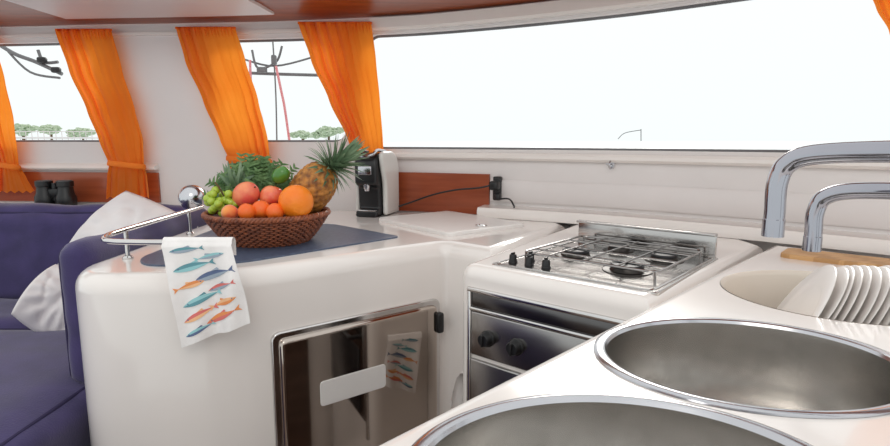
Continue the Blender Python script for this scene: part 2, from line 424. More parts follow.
for pts, lab in (([(250,60),(252,90),(262,120),(268,160)], 'thin red rope hanging left of the steel post outside'), ([(276,66),(281,90),(285,110),(292,160)], 'thin red rope hanging right of the steel post outside')):
    mb = MB(); tube(mb, outl(pts, 0, 2.95), .0065, 8); put('rope', mb, M['rope'], label=lab, cat='rope', group='red ropes outside')
t = thing('hatch_stay', 'thin dark folding bracket outside the leftmost window', 'bracket', at_y(35,75,3.0))
mb = MB(); tube(mb, outl([(-5,42),(15,54),(36,62),(62,74)], 0, 3.0), .010, 8); tube(mb, outl([(5,48),(30,72),(60,78)], 0, 3.0), .006, 8); tube(mb, outl([(38,50),(44,62),(58,62)], 0, 3.0), .008, 8); put('arm', mb, M['grey'], t)
for px, py in ((42,60),(56,70)):
    mb = MB(); rbox(mb, at_y(px,py,2.98), (.045,.03,.03), .01); put('clamp', mb, M['black'], t)
t = thing('mooring_crane', 'tiny distant mast and boom on the water beyond the wide window', 'mast', at_y(641,146,70))
mb = MB(); tube(mb, outl([(641,146),(641,129)], 0, 70), .055, 6); put('mast', mb, M['grey'], t)
mb = MB(); tube(mb, outl([(641,130),(625,133),(618,139)], 0, 70), .045, 6); put('boom', mb, M['grey'], t)
# ------------------------------------------------------------------ sofa, pillows, binoculars
t = thing('sofa', 'purple L-shaped upholstered sofa behind the galley counter', 'sofa', (-1.4,1.6,0))
mb = MB(); rbox(mb, (-1.63,1.25,.24), (1.6,1.5,.48), .03); put('base', mb, M['purple'], t)
def cushion(nm, c, s, r, bulge, seed, cuts, axis):
    mb = MB(); softbox(mb, c, s, r, .009, bulge, seed, cuts); o = put(nm, mb, M['purple'], t, smooth=60)
    a, b_ = [k for k in range(3) if k != axis]
    h = Vector(s)/2; q = r*.30
    for sg in ((1,) if axis == 2 else (-1,)):
        ol_ = round_poly([(-h[a]+q,-h[b_]+q),(h[a]-q,-h[b_]+q),(h[a]-q,h[b_]-q),(-h[a]+q,h[b_]-q)], r, 6); pts = []
        for p in ol_:
            v = [0,0,0]; v[a] = p.x; v[b_] = p.y; v[axis] = sg*(h[axis]-q); pts.append(Vector(v)+Vector(c))
        mb = MB(); tube(mb, pts, .005, 8, True); put('piping', mb, M['piping'], o)
cushion('seat_cushion', (-1.64,1.095,.57), (1.62,1.09,.18), .06, .014, 1, 28, 2)
cushion('seat_cushion', (-1.66,1.805,.57), (1.55,.33,.18), .06, .012, 2, 24, 2)
cushion('back_cushion', (-1.37,2.03,.8), (1.0,.13,.36), .06, .010, 3, 24, 1)
cushion('back_cushion', (-2.38,2.03,.8), (1.0,.13,.36), .06, .010, 4, 24, 1)
cushion('back_cushion', (-.857,1.61,.81), (.075,.72,.35), .036, .004, 5, 24, 0)
def pillow(c, rot, w, h, th, label):
    mb = MB(); n = 40; vs = []; fs = []
    X = Matrix.Translation(c) @ rot.to_matrix().to_4x4()
    for s in (1, -1):
        for j in range(n+1):
            for i in range(n+1):
                u = 2*i/n-1; v = 2*j/n-1
                k = (max(0,(1-abs(u)**2.0))*max(0,(1-abs(v)**2.0)))**.55
                rim = max(abs(u), abs(v))
                fold = .005*math.sin(14*math.atan2(v, u)+s+w*30)*max(0, rim-.35)*(1-rim)*8
                crease = -.012*max(0, 1-abs(noise.noise(Vector((u*1.6+v*.8, v*1.6, s*3+w*10))))*7)
                wr = .014*noise.noise(Vector((u*1.5, v*1.5, s*3+w*10)))*k+fold+crease*k
                bend = .04*u*u-.03*v*v+.03*u*v
                vs.append(X @ Vector((u*w/2*(1-.07*v*v), v*h/2*(1-.07*u*u), s*(th/2*k+wr*min(1,k*2))+bend)))
    K = (n+1)**2
    for s in range(2):
        for j in range(n):
            for i in range(n):
                a = s*K+j*(n+1)+i; q = [a, a+1, a+n+2, a+n+1]; fs.append(q if s == 0 else q[::-1])
    mb.add(vs, fs)
    o = put('throw_pillow', mb, M['pillow'], label=label, cat='pillow', smooth=0)
    bb = bmesh.new(); bb.from_mesh(o.data); bmesh.ops.remove_doubles(bb, verts=bb.verts, dist=.0005); bb.to_mesh(o.data); bb.free(); o.data.shade_smooth()
pillow((-1.04,1.84,.85), Euler((math.radians(62),math.radians(22),math.radians(-16))), .38, .36, .12, 'white throw pillow leaning against the purple sofa back beside the steel rail')
pillow((-1.155,1.66,.735), Euler((math.radians(46),math.radians(26),math.radians(14))), .20, .23, .085, 'small white throw pillow slumped low on the purple sofa seat')
bx0 = at_wall(56,200,.1)
t = thing('binoculars', 'black binoculars standing upright on the ledge behind the sofa', 'binoculars', (bx0.x,bx0.y,.95))
for s in (-1, 1):
    mb = MB(); X = Matrix.Translation((bx0.x+s*.042,bx0.y,.95))
    lathe(mb, [(0,0),(.034,0),(.037,.006),(.037,.045),(.03,.06),(.027,.085),(.031,.088),(.031,.108),(.024,.111),(0,.111)], X, 28); put('barrel', mb, M['black'], t)
mb = MB(); rbox(mb, (bx0.x,bx0.y,.95+.06), (.05,.03,.04), .008); lathe(mb, [(0,.03),(.012,.03),(.012,.1),(0,.1)], Matrix.Translation((bx0.x,bx0.y,.95)), 18); put('hinge', mb, M['black'], t)
# ------------------------------------------------------------------ peninsula counter
A = Vector((.69,.725)).normalized(); E0 = Vector((-.08,.465))
ol = round_poly([(-.805,2.2),(-.805,1.17),(-.72,1.085),(-.455,1.105),(-.0,1.46),(.118,1.352),(.40,1.80),(.39,1.895),(.2,1.985),(0,2.085),(-.35,2.185)], [0,.10,.12,.12,.02,.0,0,0,0,0,0], 10)
t = thing('galley_counter', 'white moulded galley counter with dark blue inlay carrying the fruit basket', 'counter', (-.3,1.6,0))
mb = MB(); slab(mb, ol, 0, CT, .04, seg=8); put('body', mb, M['gel'], t)
il = round_poly([(-.70,1.78),(-.70,1.25),(-.645,1.175),(-.46,1.20),(-.125,1.545),(-.36,1.78)], [.03,.05,.05,.06,.02,.03])
mb = MB(); slab(mb, il, CT, CT+.004, .002, seg=2); put('worktop_inlay', mb, M['slate'], t, label='dark blue-grey speckled inlay')
D = Vector((.79,.61)).normalized(); Nn = Vector((-D.y, D.x)); c0 = Vector((.012,1.553))
hl = round_poly([c0, c0+D*.31, c0+D*.31+Nn*.40, c0+Nn*.40], .03)
lid = MB(); slab(lid, hl, CT, CT+.012, .005, seg=3); lo_ = put('hatch_lid', lid, M['lid'], t, label='white lift-up locker lid')
mb = MB(); pc = c0+D*.155+Nn*.04; lathe(mb, [(.018,0),(.018,.003),(.014,.004),(.012,.001),(0,.001)], Matrix.Translation((pc.x,pc.y,CT+.012)), 24); put('finger_pull', mb, M['steel'], lo_)
# fridge in the counter front
Df = Vector((.44,.343,0)).normalized(); 
FX = frame(Vector((-.375,1.1655,0)), Df)      # local x along the face, local -y towards the aisle
t = thing('refrigerator', 'mirror-polished steel fridge door set into the white counter front', 'refrigerator', (-.2,1.3,.33))
fw = .45
DX = FX @ Matrix(((1,0,0,0),(0,0,-1,0),(0,1,0,0),(0,0,0,1)))
def plate(x0, x1, z0, z1, d0, d1, rc, bev, mat_, parent, nm, label=None, seg=6):
    tmp = MB(); slab(tmp, [Vector((p.x,p.y)) for p in round_poly([(x0,z0),(x1,z0),(x1,z1),(x0,z1)], rc, 6)], d0, d1, bev, seg=seg)
    m_ = MB(); m_.add([DX @ v for v in tmp.v], tmp.f); return put(nm, m_, mat_, parent, label)
plate(-.004, fw+.004, .325, .806, -.006, .007, .022, .004, M['steel'], t, 'door_frame')
dr = plate(.010, fw-.010, .340, .792, .007, .019, .018, .011, M['mirror'], t, 'door')
mb = MB(); rbox(mb, (fw-.010,-.022,.745), (.020,.02,.055), .006, FX); put('latch', mb, M['black'], dr, label='dark door latch')
def on_face(px, py):
    r = ray(px, py); n = Vector((Df.y,-Df.x,0)); o_ = FX.translation
    h = (o_-O).dot(n)/r.dot(n); p = FX.inverted() @ (O+r*h); return p.x, p.z
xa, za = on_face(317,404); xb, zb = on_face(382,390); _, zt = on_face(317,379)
plate(xa, xb, za, zt, .0185, .0205, .010, .0015, M['patch'], dr, 'reflection_patch', 'pale patch imitating a reflection on the door', 3)  # thin raised patch modelling a bright reflection in the door, not a fitting
# ------------------------------------------------------------------ stove unit
U1 = Vector((.03,1.21)); p2 = Vector((.755,-.655)).normalized(); q2 = Vector((-p2.y, p2.x))
def edge_at(X): return E0.y+(X-E0.x)*A.y/A.x
ol = round_poly([U1, (.352,.928), (.83,edge_at(.83)+.006), (.83,1.59), (.60,1.765), (.42,1.88), (.405,1.79)], [.035,0,0,0,0,0,0], 10)
t = thing('stove_cabinet', 'white moulded corner unit surrounding the gas stove', 'cabinet', (.45,1.4,0))
mb = MB(); slab(mb, ol, 0, CT, .028, seg=8); put('body', mb, M['gel'], t)
SX = frame(Vector((.100,1.204,CT-.010)), (p2.x,p2.y,0)); fl = SX.translation
t = thing('gas_stove', 'stainless gas stove with pan grid and oven in the white corner unit', 'stove', fl)
tmp = MB(); slab(tmp, round_poly([(-.002,-.004),(.364,-.004),(.364,.40),(-.002,.40)], .02), .002, .0115, .003, seg=3)
mb = MB(); mb.add([SX @ v for v in tmp.v], tmp.f)
rim_ = round_poly([(.008,.006),(.354,.006),(.354,.378),(.008,.378)], .02, 5); tube(mb, [SX @ Vector((p.x,p.y,.0115)) for p in rim_], .0025, 6, True)
hob = put('hob_plate', mb, M['hob'], t)
mb = MB(); rbox(mb, (.18,.394,.034), (.35,.006,.060), .003, SX); rbox(mb, (.18,.388,.064), (.35,.02,.006), .002, SX); put('backsplash', mb, M['hob'], t)
for (bx_, by_, br) in ((.255,.13,.034),(.275,.285,.029),(.10,.20,.032),(.15,.325,.025)):
    X = SX @ Matrix.Translation((bx_,by_,.0115))
    mb = MB(); lathe(mb, [(br*1.5,0),(br*1.45,.002),(br*1.05,.002),(br*.98,.007),(br*.95,.009),(0,.009)], X, 32); bo = put('burner', mb, M['ring'], t)
    mb = MB(); lathe(mb, [(br*.9,.0092),(br*.98,.0092),(br*1.0,.012),(br*.9,.015),(0,.016)], X, 32); put('burner_cap', mb, M['iron'], bo)
mb = MB(); zz = .029
def seg3(a, b, r=.0021): tube(mb, [SX @ Vector(a), SX @ Vector(b)], r, 8)
x0, x1, y0, y1 = .03, .335, .08, .37
rect = round_poly([(x0,y0),(x1,y0),(x1,y1),(x0,y1)], .025, 5)
tube(mb, [SX @ Vector((p.x,p.y,zz)) for p in rect], .0026, 8, True)
for yy in (.13,.20,.285): seg3((x0,yy,zz),(x1,yy,zz))
for xx in (.10,.18,.255): seg3((xx,y0,zz+.002),(xx,y1,zz+.002))
for xx, yy in ((x0+.006,y0+.006),(x1-.006,y0+.006),(x0+.006,y1-.006),(x1-.006,y1-.006)): seg3((xx,yy,.011),(xx,yy,zz),.0026)
put('pan_grid', mb, M['grid'], t)
def knob(X, r, parent, nm='knob'):
    k = MB(); lathe(k, [(0,0),(r*1.15,0),(r*1.15,.003),(r,.004),(r*.92,.016),(r*.8,.019),(0,.019)], X, 26); ko = put(nm, k, M['black'], parent)
    k = MB(); rbox(k, (0,0,.020), (r*.35,r*1.7,.007), .002, X); put('grip', k, M['black'], ko)
for xx, yy in ((.032,.04),(.074,.04),(.116,.04),(.055,.075)): knob(SX @ Matrix.Translation((xx,yy,.0115)), .0088, t, 'hob_knob')
# oven front (local -y outwards, measured along the cabinet front)
OX = frame(Vector((U1.x,U1.y,0)), (p2.x,p2.y,0))
mb = MB()
rbox(mb, (.217,-.003,.899), (.376,.010,.011), .003, OX); rbox(mb, (.035,-.003,.62), (.011,.010,.556), .003, OX); rbox(mb, (.217,-.003,.857), (.366,.010,.009), .003, OX)
put('oven_frame', mb, M['steel'], t)
mb = MB(); rbox(mb, (.222,-.001,.878), (.362,.007,.034), .003, OX); put('grill_panel', mb, M['strip'], t, label='dark steel strip above the knobs')
mb = MB(); rbox(mb, (.222,-.002,.803), (.362,.010,.098), .003, OX); cp = put('control_panel', mb, M['panel'], t)
for xx in (.087,.16): 
    X = OX @ Matrix.Translation((xx,-.007,.80)) @ Matrix.Rotation(PI/2, 4, 'X'); knob(X, .0155, t, 'oven_knob')
mb = MB(); rbox(mb, (.222,-.004,.57), (.362,.012,.35), .004, OX); od = put('oven_door', mb, M['panel'], t)
mb = MB(); rbox(mb, (.222,-.0115,.51), (.29,.004,.20), .002, OX); put('oven_window', mb, M['glass'], od)
mb = MB(); tube(mb, [OX @ Vector(v) for v in ((.07,-.010,.65),(.07,-.040,.65),(.37,-.040,.65),(.37,-.010,.65))], .007, 10); put('handle', mb, M['black'], od)
# ------------------------------------------------------------------ sink counter
R90 = Vector((A.y, -A.x))
def sc(a, d): return E0+A*a+R90*d
SK = [(.148,.411),(.378,.668),(.695,.968)]; SQ = .82; BR = .184; BQ = .97
ol = [sc(-.5,0), sc(-.5,.54), sc(1.36,.54), sc(1.36,0)]
ol2 = []
for i in range(4):
    a = ol[i]; b = ol[(i+1) % 4]
    for k in range(12): ol2.append(a+(b-a)*k/12)
t = thing('sink_counter', 'white sink counter in the foreground with two steel sinks and a moulded bowl', 'counter', (*sc(.4,.27),0))
mb = MB(); slab(mb, ol2, .895, CT, .022, holes=[(SK[0][0],SK[0][1],.174,SQ),(SK[1][0],SK[1][1],.174,SQ),(SK[2][0],SK[2][1],BR,BQ)], hr=.004); put('worktop', mb, M['gel'], t)
mb = MB(); cb = [sc(-.46,.03), sc(-.46,.51), sc(1.3,.51), sc(1.3,.03)]; 
for i in range(4):
    a = cb[i]; b = cb[(i+1) % 4]; mb.add([(a.x,a.y,0),(b.x,b.y,0),(b.x,b.y,.895),(a.x,a.y,.895)], [[0,1,2,3]])
put('cabinet_body', mb, M['gel'], t, smooth=0)
for a0, a1 in ((-.42,.06),(.10,.56)):
    m_ = MB(); X = frame(Vector((*sc(0,.025),0)), (A.x,A.y,0)); rbox(m_, ((a0+a1)/2,0,.43), (a1-a0,.014,.62), .005, X); cd = put('cabinet_door', m_, M['mahog'], t)
    m_ = MB(); lathe(m_, [(0,0),(.012,0),(.012,.012),(0,.014)], X @ Matrix.Translation((a1-.05,.007,.66)) @ Matrix.Rotation(-PI/2,4,'X'), 20); put('knob', m_, M['steel'], cd)
mb = MB(); lathe(mb, [(BR+.001,.9502),(BR-.002,.948),(BR-.005,.94),(BR-.012,.89),(BR-.022,.83),(.135,.795),(.10,.78),(0,.776)], Matrix.Translation((SK[2][0],SK[2][1],0)) @ Matrix.Diagonal((1,BQ,1,1)), 72); put('moulded_bowl', mb, M['cream'], t, label='cream moulded bowl')
for (cx, cy), lab in zip(SK[:2], ('round stainless steel sink nearest the camera, cut off by the bottom edge', 'whole round stainless steel sink below the two chrome spouts')):
    t = thing('sink', lab, 'sink', (cx,cy,.80))
    X = Matrix.Translation((cx,cy,0)) @ Matrix.Diagonal((1,SQ,1,1))
    mb = MB(); lathe(mb, [(.1885,.9505),(.188,.9525),(.185,.954),(.178,.9543),(.174,.953),(.1715,.949)], X, 96); put('rim', mb, M['chrome'], t)
    mb = MB(); lathe(mb, [(.1715,.949),(.1705,.94),(.166,.86),(.160,.835),(.150,.818),(.135,.808),(.05,.798),(.042,.793)], X, 96); put('bowl', mb, M['sink'], t)
    mb = MB(); lathe(mb, [(.044,.794),(.04,.796),(.034,.792),(.03,.787),(0,.787)], X, 32); put('drain', mb, M['chrome'], t)
def faucet(pts, r, lab, base):
    t = thing('faucet', lab, 'faucet', (*base,CT))
    mb = MB(); path = cr(pts, 8); tube(mb, path, r, 20)
    put('spout', mb, M['tap'], t)
    mb = MB(); o_ = Vector(pts[0]); X = Matrix.Translation(o_); lathe(mb, [(r*.7,.004),(r*.7,-.002),(r*1.06,-.002),(r*1.06,.02),(r*.98,.021)], X, 24); put('outlet_ring', mb, M['tap'], t)
    mb = MB(); X = Matrix.Translation((*base,CT)); lathe(mb, [(r*2,.0),(r*2,.006),(r*1.6,.012),(r*1.5,.06),(r*1.05,.065)], X, 28); put('base', mb, M['tap'], t)
    mb = MB(); tube(mb, [(base[0],base[1],CT+.045),(base[0]+.05,base[1]-.04,CT+.06)], [.008,.006], 12); put('lever', mb, M['tap'], t)
faucet([(.42,.708,1.10),(.42,.708,1.13),(.42,.708,1.165),(.426,.70,1.19),(.445,.675,1.203),(.50,.60,1.208),(.56,.52,1.207),(.592,.468,1.195),(.60,.455,1.165),(.60,.455,1.05),(.60,.455,.97)], .0122, 'taller chrome faucet spout above the whole steel sink', (.60,.455))
faucet([(.56,.84,1.055),(.56,.84,1.08),(.56,.84,1.112),(.567,.831,1.136),(.59,.80,1.148),(.64,.725,1.152),(.685,.65,1.15),(.705,.618,1.138),(.709,.612,1.11),(.709,.612,1.03),(.709,.612,.97)], .012, 'lower chrome faucet spout nearer the moulded bowl', (.709,.612))
# plates standing in a rack in the moulded bowl
PR = .116
pn = Vector((-.78,.36,.51)).normalized(); q = Vector((0,0,1)).rotation_difference(pn)
dirp = Vector((.90,-.03,.0)).normalized(); pc0 = Vector((.606,.937,.906)); NP = 14; GAP = .0138
t = thing('dish_rack', 'white wire dish rack holding plates in the moulded bowl', 'dish rack', (.69,.98,.78))
mb = MB(); sdv = Vector((-dirp.y, dirp.x, 0))
for s in (-.05, .05):
    tube(mb, [pc0+sdv*s+dirp*k+Vector((.036,0,-.104)) for k in (-.01, .09, .16)], .003, 8)
    for k in (0.02, .13): tube(mb, [pc0+sdv*s+dirp*k+Vector((.036,0,-.104)), pc0+sdv*s+dirp*k+Vector((.036,0,-.122))], .003, 8)
for k in range(NP): tube(mb, [pc0+sdv*-.05+dirp*(GAP*(k-.4))+Vector((.036,0,-.104)), pc0+sdv*.05+dirp*(GAP*(k-.4))+Vector((.036,0,-.104))], .002, 6)
put('frame', mb, M['plate'], t)
mb = MB(); k_ = PR/.102
lathe(mb, [(0,.0),(.06*k_,.0),(.065*k_,.001),(.098*k_,.006),(.102*k_,.0072),(.1*k_,.0088),(.066*k_,.0042),(.06*k_,.003),(0,.003)], None, 72)
ON = ['leftmost', 'second', 'third', 'fourth', 'fifth', 'sixth', 'seventh', 'eighth', 'ninth', 'tenth', 'eleventh', 'twelfth', 'thirteenth', 'rightmost']
me_o = None
for i in range(NP):
    if i == 0: me_o = o = put('plate', mb, M['plate'], loc=(0,0,0), smooth=50)
    else: o = me_o.copy(); COL.objects.link(o)
    dq = Quaternion((random.uniform(-1,1), random.uniform(-1,1), 0), .025)
    o.rotation_mode = 'QUATERNION'; o.rotation_quaternion = dq @ q; o.location = pc0+dirp*(GAP*i)
    props(o, 'white plate standing in the dish rack, %s of the row%s' % (ON[i], '' if i in (0, NP-1) else ' from the left'), 'plate', 'white plates in the dish rack')
bc = Vector((.935,1.20,CT))
BX = Matrix.Translation(bc) @ Matrix.Rotation(math.radians(-42), 4, 'Z')
mb = MB(); bo = [BX @ Vector((p.x,p.y,0)) for p in round_poly([(-.17,-.05),(.15,-.05),(.15,.05),(-.17,.05)], .025)]
slab(mb, bo, CT, CT+.010, .003, seg=3, bottom=True); put('chopping_board', mb, M['board'], label='small pale wooden board behind the row of plates', cat='board')
# ------------------------------------------------------------------ rail, towel
RZ = 1.018
t = thing('counter_rail', 'tubular steel grab rail with ball end along the counter left end', 'rail', (-.7,1.4,CT))
mb = MB(); tube(mb, cr([(-.742,1.70,RZ),(-.735,1.5,RZ),(-.728,1.25,RZ),(-.718,1.17,RZ),(-.685,1.118,RZ),(-.62,1.103,RZ),(-.54,1.10,RZ),(-.485,1.10,RZ),(-.462,1.106,RZ),(-.452,1.125,RZ-.008),(-.450,1.135,RZ-.03),(-.450,1.137,.951)], 8), .006, 12); put('tube', mb, M['steel'], t)
for x, y in ((-.728,1.26),(-.738,1.60)):
    mb = MB(); tube(mb, [(x,y,.95),(x,y,RZ)], .005, 12); lathe(mb, [(.012,0),(.012,.004),(.007,.008)], Matrix.Translation((x,y,.95)), 20); put('post', mb, M['steel'], t)
mb = MB(); b = bmesh.new(); bmesh.ops.create_uvsphere(b, u_segments=32, v_segments=20, radius=.04); mb.bm(b, 0, Matrix.Translation((-.775,1.71,1.045))); put('ball_end', mb, M['chrome'], t, label='silver ball at the far end')
TW, TL, TB, TR = .138, .20, .045, .0105
def tow(u, v, off=0.0):
    """u across 0..1, v metres along the cloth from the crest (negative = behind the rail)"""
    x = -.560+u*TW; hang = max(0, v-.016)
    wav = .009*math.sin(u*7.5+.6+hang*6)*min(1, hang/.08)+.005*math.sin(u*14+hang*24)*min(1, hang/.1)
    arc = PI*TR/2
    if v > arc: y = 1.101-TR; z = RZ-(v-arc); n = Vector((0,-1,0))
    elif v < -arc: y = 1.101+TR; z = RZ-(-v-arc); n = Vector((0,1,0))
    else: a = v/TR; y = 1.101-TR*math.sin(a); z = RZ+TR*math.cos(a); n = Vector((0,-math.sin(a),math.cos(a)))
    if v > arc: y -= .006+hang*.06; 
    y -= wav if v > 0 else 0
    x += hang*.19+.004*math.sin(hang*18); z += hang*(u-.5)*.34*.8
    return Vector((x, y, z))+n*off
mb = MB(); nu, nv = 40, 60; vs = []; fs = []
for j in range(nv+1):
    for i in range(nu+1): vs.append(tow(i/nu, -TB+(TL+TB)*j/nv))
for j in range(nv):
    for i in range(nu): a = j*(nu+1)+i; fs.append([a, a+1, a+nu+2, a+nu+1])
mb.add(vs, fs, 0)
def fish(cu, cv, L, W, ang, c1, c2, flip=1):
    ca, sa = math.cos(ang), math.sin(ang)
    def Pt(x, y):
        X = flip*x; Xr = X*ca-y*sa; Yr = X*sa+y*ca
        return tow(min(.99, max(.01, cu+Xr/TW)), min(TL-.002, cv+Yr), .0012)
    n = 14; 
    prof = [(k/n, math.sin(PI*(k/n)**.8)*W/2) for k in range(n+1)]
    for sgn, m in ((-1, c1), (1, c2)):
        for (a, ha), (b_, hb) in zip(prof, prof[1:]):
            xa = (a-.5)*L; xb = (b_-.5)*L
            mb.add([Pt(xa,0), Pt(xb,0), Pt(xb,sgn*hb), Pt(xa,sgn*ha)], [[0,1,2,3]], m)
    mb.add([Pt(.44*L,0), Pt(.62*L,-W*.5), Pt(.57*L,0), Pt(.62*L,W*.5)], [[0,1,2,3]], c1)
    mb.add([Pt(-.05*L,-W*.48), Pt(.2*L,-W*.42), Pt(.16*L,-W*.75)], [[0,1,2]], c2)
    e = [Pt(-.36*L+.0014*math.cos(k*PI/4), -.08*W+.0014*math.sin(k*PI/4)) for k in range(8)]
    mb.add([tow_p+Vector((0,-.0006,0)) for tow_p in e], [list(range(8))], 3)
rows = [(.32,.028,.062,.010,-.1,1,5,1),(.66,.042,.058,.010,-.18,7,5,-1),(.36,.060,.074,.014,-.15,1,7,1),(.62,.080,.078,.016,-.2,3,5,1),(.28,.094,.052,.011,-.15,2,6,-1),(.68,.106,.058,.012,-.22,4,5,1),(.36,.124,.070,.014,-.2,7,1,1),(.70,.138,.058,.013,-.22,6,2,-1),(.30,.152,.060,.013,-.22,4,6,1),(.62,.166,.070,.015,-.22,2,4,1),(.26,.180,.050,.010,-.15,7,3,1)]
for r_ in rows: fish(*r_)
o = put('tea_towel', mb, [M['towel']]+M['fish'], label='white tea towel printed with colourful fish hanging over the steel rail', cat='towel', smooth=60)
o2 = o.copy(); COL.objects.link(o2); o2.scale = (.72,.72,.80); o2.rotation_euler = (0,0,math.radians(-123.5)); o2.location = (.052,1.293,.50)
props(o2, 'second fish tea towel on the stove unit side, seen mirrored in the fridge door', 'towel')
# ------------------------------------------------------------------ fruit basket
BC = Vector((-.47,1.475,CT+.004))
t = thing('fruit_basket', 'round brown wicker basket full of fruit on the dark inlay', 'basket', BC)
def bR(z): return .100+.056*(z/.072)**.8
mb = MB()
for k in range(13):
    z = .003+k*.0055; pts = []
    for i in range(240):
        a = 2*PI*i/240; rr = bR(z)+.003*math.cos(40*a+PI*k); pts.append(BC+Vector((rr*math.cos(a), rr*math.sin(a), z)))
    tube(mb, pts, .0031, 6, True)
put('weave', mb, M['wicker'], t)
mb = MB()
for k in range(80):
    a = 2*PI*k/80; tube(mb, [BC+Vector((bR(z)*math.cos(a), bR(z)*math.sin(a), z)) for z in (0,.02,.04,.06,.072)], .002, 6)
put('stakes', mb, M['wickerd'], t)
mb = MB()
for ph in (0, 2*PI/3, 4*PI/3):
    pts = []
    for i in range(300):
        a = 2*PI*i/300; w = 34*a+ph; rr = .156+.004*math.cos(w); pts.append(BC+Vector((rr*math.cos(a), rr*math.sin(a), .075+.004*math.sin(w))))
    tube(mb, pts, .0042, 7, True)
put('rim', mb, M['wicker'], t)
mb = MB(); lathe(mb, [(0,.003),(.096,.003),(.1,.008),(.124,.032),(.148,.068)], Matrix.Translation(BC), 48); put('liner', mb, M['wickerd'], t)
GF = 'fruit in the wicker basket'
def ball_mesh(r, prof):
    mb = MB(); n = 20; pr = []
    for k in range(n+1):
        a = PI*k/n; rr, zz = math.sin(a), -math.cos(a)
        zz = zz*(1-prof*math.exp(-(rr/.35)**2)); pr.append((max(0, rr)*r if 0 < k < n else 0, zz*r))
    lathe(mb, pr, None, 32); return mb
def fruit(name, px, py, Y, r, mt, label, cat, dent=.12, rot=(.2,.3,0), sc_=(1,1,1)):
    c = at_y(px, py, Y); t = thing(name, label, cat, c-Vector((0,0,r)), GF)
    X = Matrix.Translation(c) @ Euler(rot).to_matrix().to_4x4() @ Matrix.Diagonal((*sc_,1))
    mb = ball_mesh(r, dent); mb.v = [X @ v for v in mb.v]; put('flesh', mb, mt, t, smooth=80)
    mb = MB(); tube(mb, [X @ Vector((0,0,r*(1-dent)*.97)), X @ Vector((r*.05,0,r*1.06))], [r*.06,r*.05], 8); put('stem', mb, M['stem'], t)
fruit('orange', 296, 202, 1.395, .043, M['orangef'], 'large bright orange at the right front of the basket', 'orange', .05, (-.9,.3,0))
fruit('mango', 246, 195, 1.43, .034, M['mango'], 'pinkish red mango above the green grapes', 'mango', .03, (.4,.9,0), (.95,.9,1.15))
fruit('apple', 272, 197, 1.44, .031, M['apple'], 'glossy red apple between the mango and the large orange', 'apple', .2, (-.3,.2,0))
fruit('tangerine', 261, 210, 1.385, .024, M['tanger'], 'small tangerine below the red apple, middle of the front row', 'tangerine', .12, (-.6,0,0))
fruit('tangerine', 247, 212, 1.365, .022, M['tanger'], 'small tangerine directly below the mango', 'tangerine', .12, (-.3,.3,0))
fruit('tangerine', 275, 212, 1.37, .022, M['tanger'], 'small tangerine touching the large orange at its left', 'tangerine', .12, (-.8,-.3,0))
fruit('peach', 230, 213, 1.375, .021, M['peach'], 'red and yellow peach at the left front below the grapes', 'peach', .12, (-.5,.6,0))
fruit('lime', 281, 175, 1.46, .023, M['lime'], 'dark green lime nestled between the red apple and the pineapple', 'lime', .05, (.5,.8,.3), (.9,.9,1.2))
# grapes
gc = at_y(221, 201, 1.43)
t = thing('grape_bunch', 'bunch of pale green grapes at the left side of the basket', 'grapes', gc-Vector((0,0,.03)), GF)
gm = ball_mesh(.0105, 0); proto = None; k = 0
for i in range(38):
    while True:
        d = Vector((random.uniform(-1,1), random.uniform(-1,1), random.uniform(-1,1)))
        if d.length < 1: break
    loc = Vector((d.x*.038, d.y*.03, d.z*.032+.03)) + Vector((.004*math.sin(i),0,0))
    if proto is None:
        proto = put('grape', gm, M['grape'], loc=(0,0,0), smooth=80); o = proto
    else: o = proto.copy(); COL.objects.link(o)
    o.parent = t; o.location = loc
mb = MB(); tube(mb, cr([gc+Vector((.01,.01,.0)), gc+Vector((.0,.0,.03)), gc+Vector((-.012,.0,.048))], 5), .002, 8); put('stalk', mb, M['stem'], t)
# pineapple
pb = at_y(312, 189, 1.50); pax = Vector((.54,.02,.66)).normalized(); pq = Vector((0,0,1)).rotation_difference(pax)
t = thing('pineapple', 'ripe pineapple with spiky crown leaning at the right of the basket', 'pineapple', pb-Vector((0,0,.05)), GF)
PX = Matrix.Translation(pb) @ pq.to_matrix().to_4x4()
mb = MB(); nu, nv = 96, 64; vs = []; fs = []
for j in range(nv+1):
    a = PI*j/nv; z = -math.cos(a)*.076; r0 = .053*max(0, math.sin(a))**.62
    for i in range(nu):
        th = 2*PI*i/nu
        s1 = math.sin(7*th+z*140); s2 = math.sin(7*th-z*140)
        rr = r0*(1+.08*((abs(s1)*abs(s2))**.6))
        vs.append(PX @ Vector((rr*math.cos(th), rr*math.sin(th), z)))
for j in range(nv):
    for i in range(nu): i2 = (i+1) % nu; fs.append([j*nu+i, j*nu+i2, (j+1)*nu+i2, (j+1)*nu+i])
mb.add(vs, fs); put('flesh', mb, M['pine'], t, smooth=60)
def blade(mb, base, d0, L, w, curl, up, n=7, fold=.35):
    d0 = Vector(d0).normalized(); side = d0.cross(Vector(up)).normalized(); nn = side.cross(d0).normalized(); vs = []; fs = []
    p = Vector(base); d = d0.copy()
    for k in range(n+1):
        s = k/n; ww = w*(1-s)**.8*(.7+.9*s if s < .33 else 1)
        vs += [p-side*ww+nn*ww*fold, p.copy(), p+side*ww+nn*ww*fold]
        d = (d-nn*curl/n).normalized(); p = p+d*L/n; nn = side.cross(d).normalized()
    for k in range(n):
        a = 3*k; fs += [[a,a+1,a+4,a+3],[a+1,a+2,a+5,a+4]]
    mb.add(vs, fs)
mb = MB(); tip = PX @ Vector((0,0,.066))
cdir = Vector((.70,-.08,.50)).normalized(); cq = Vector((0,0,1)).rotation_difference(cdir)
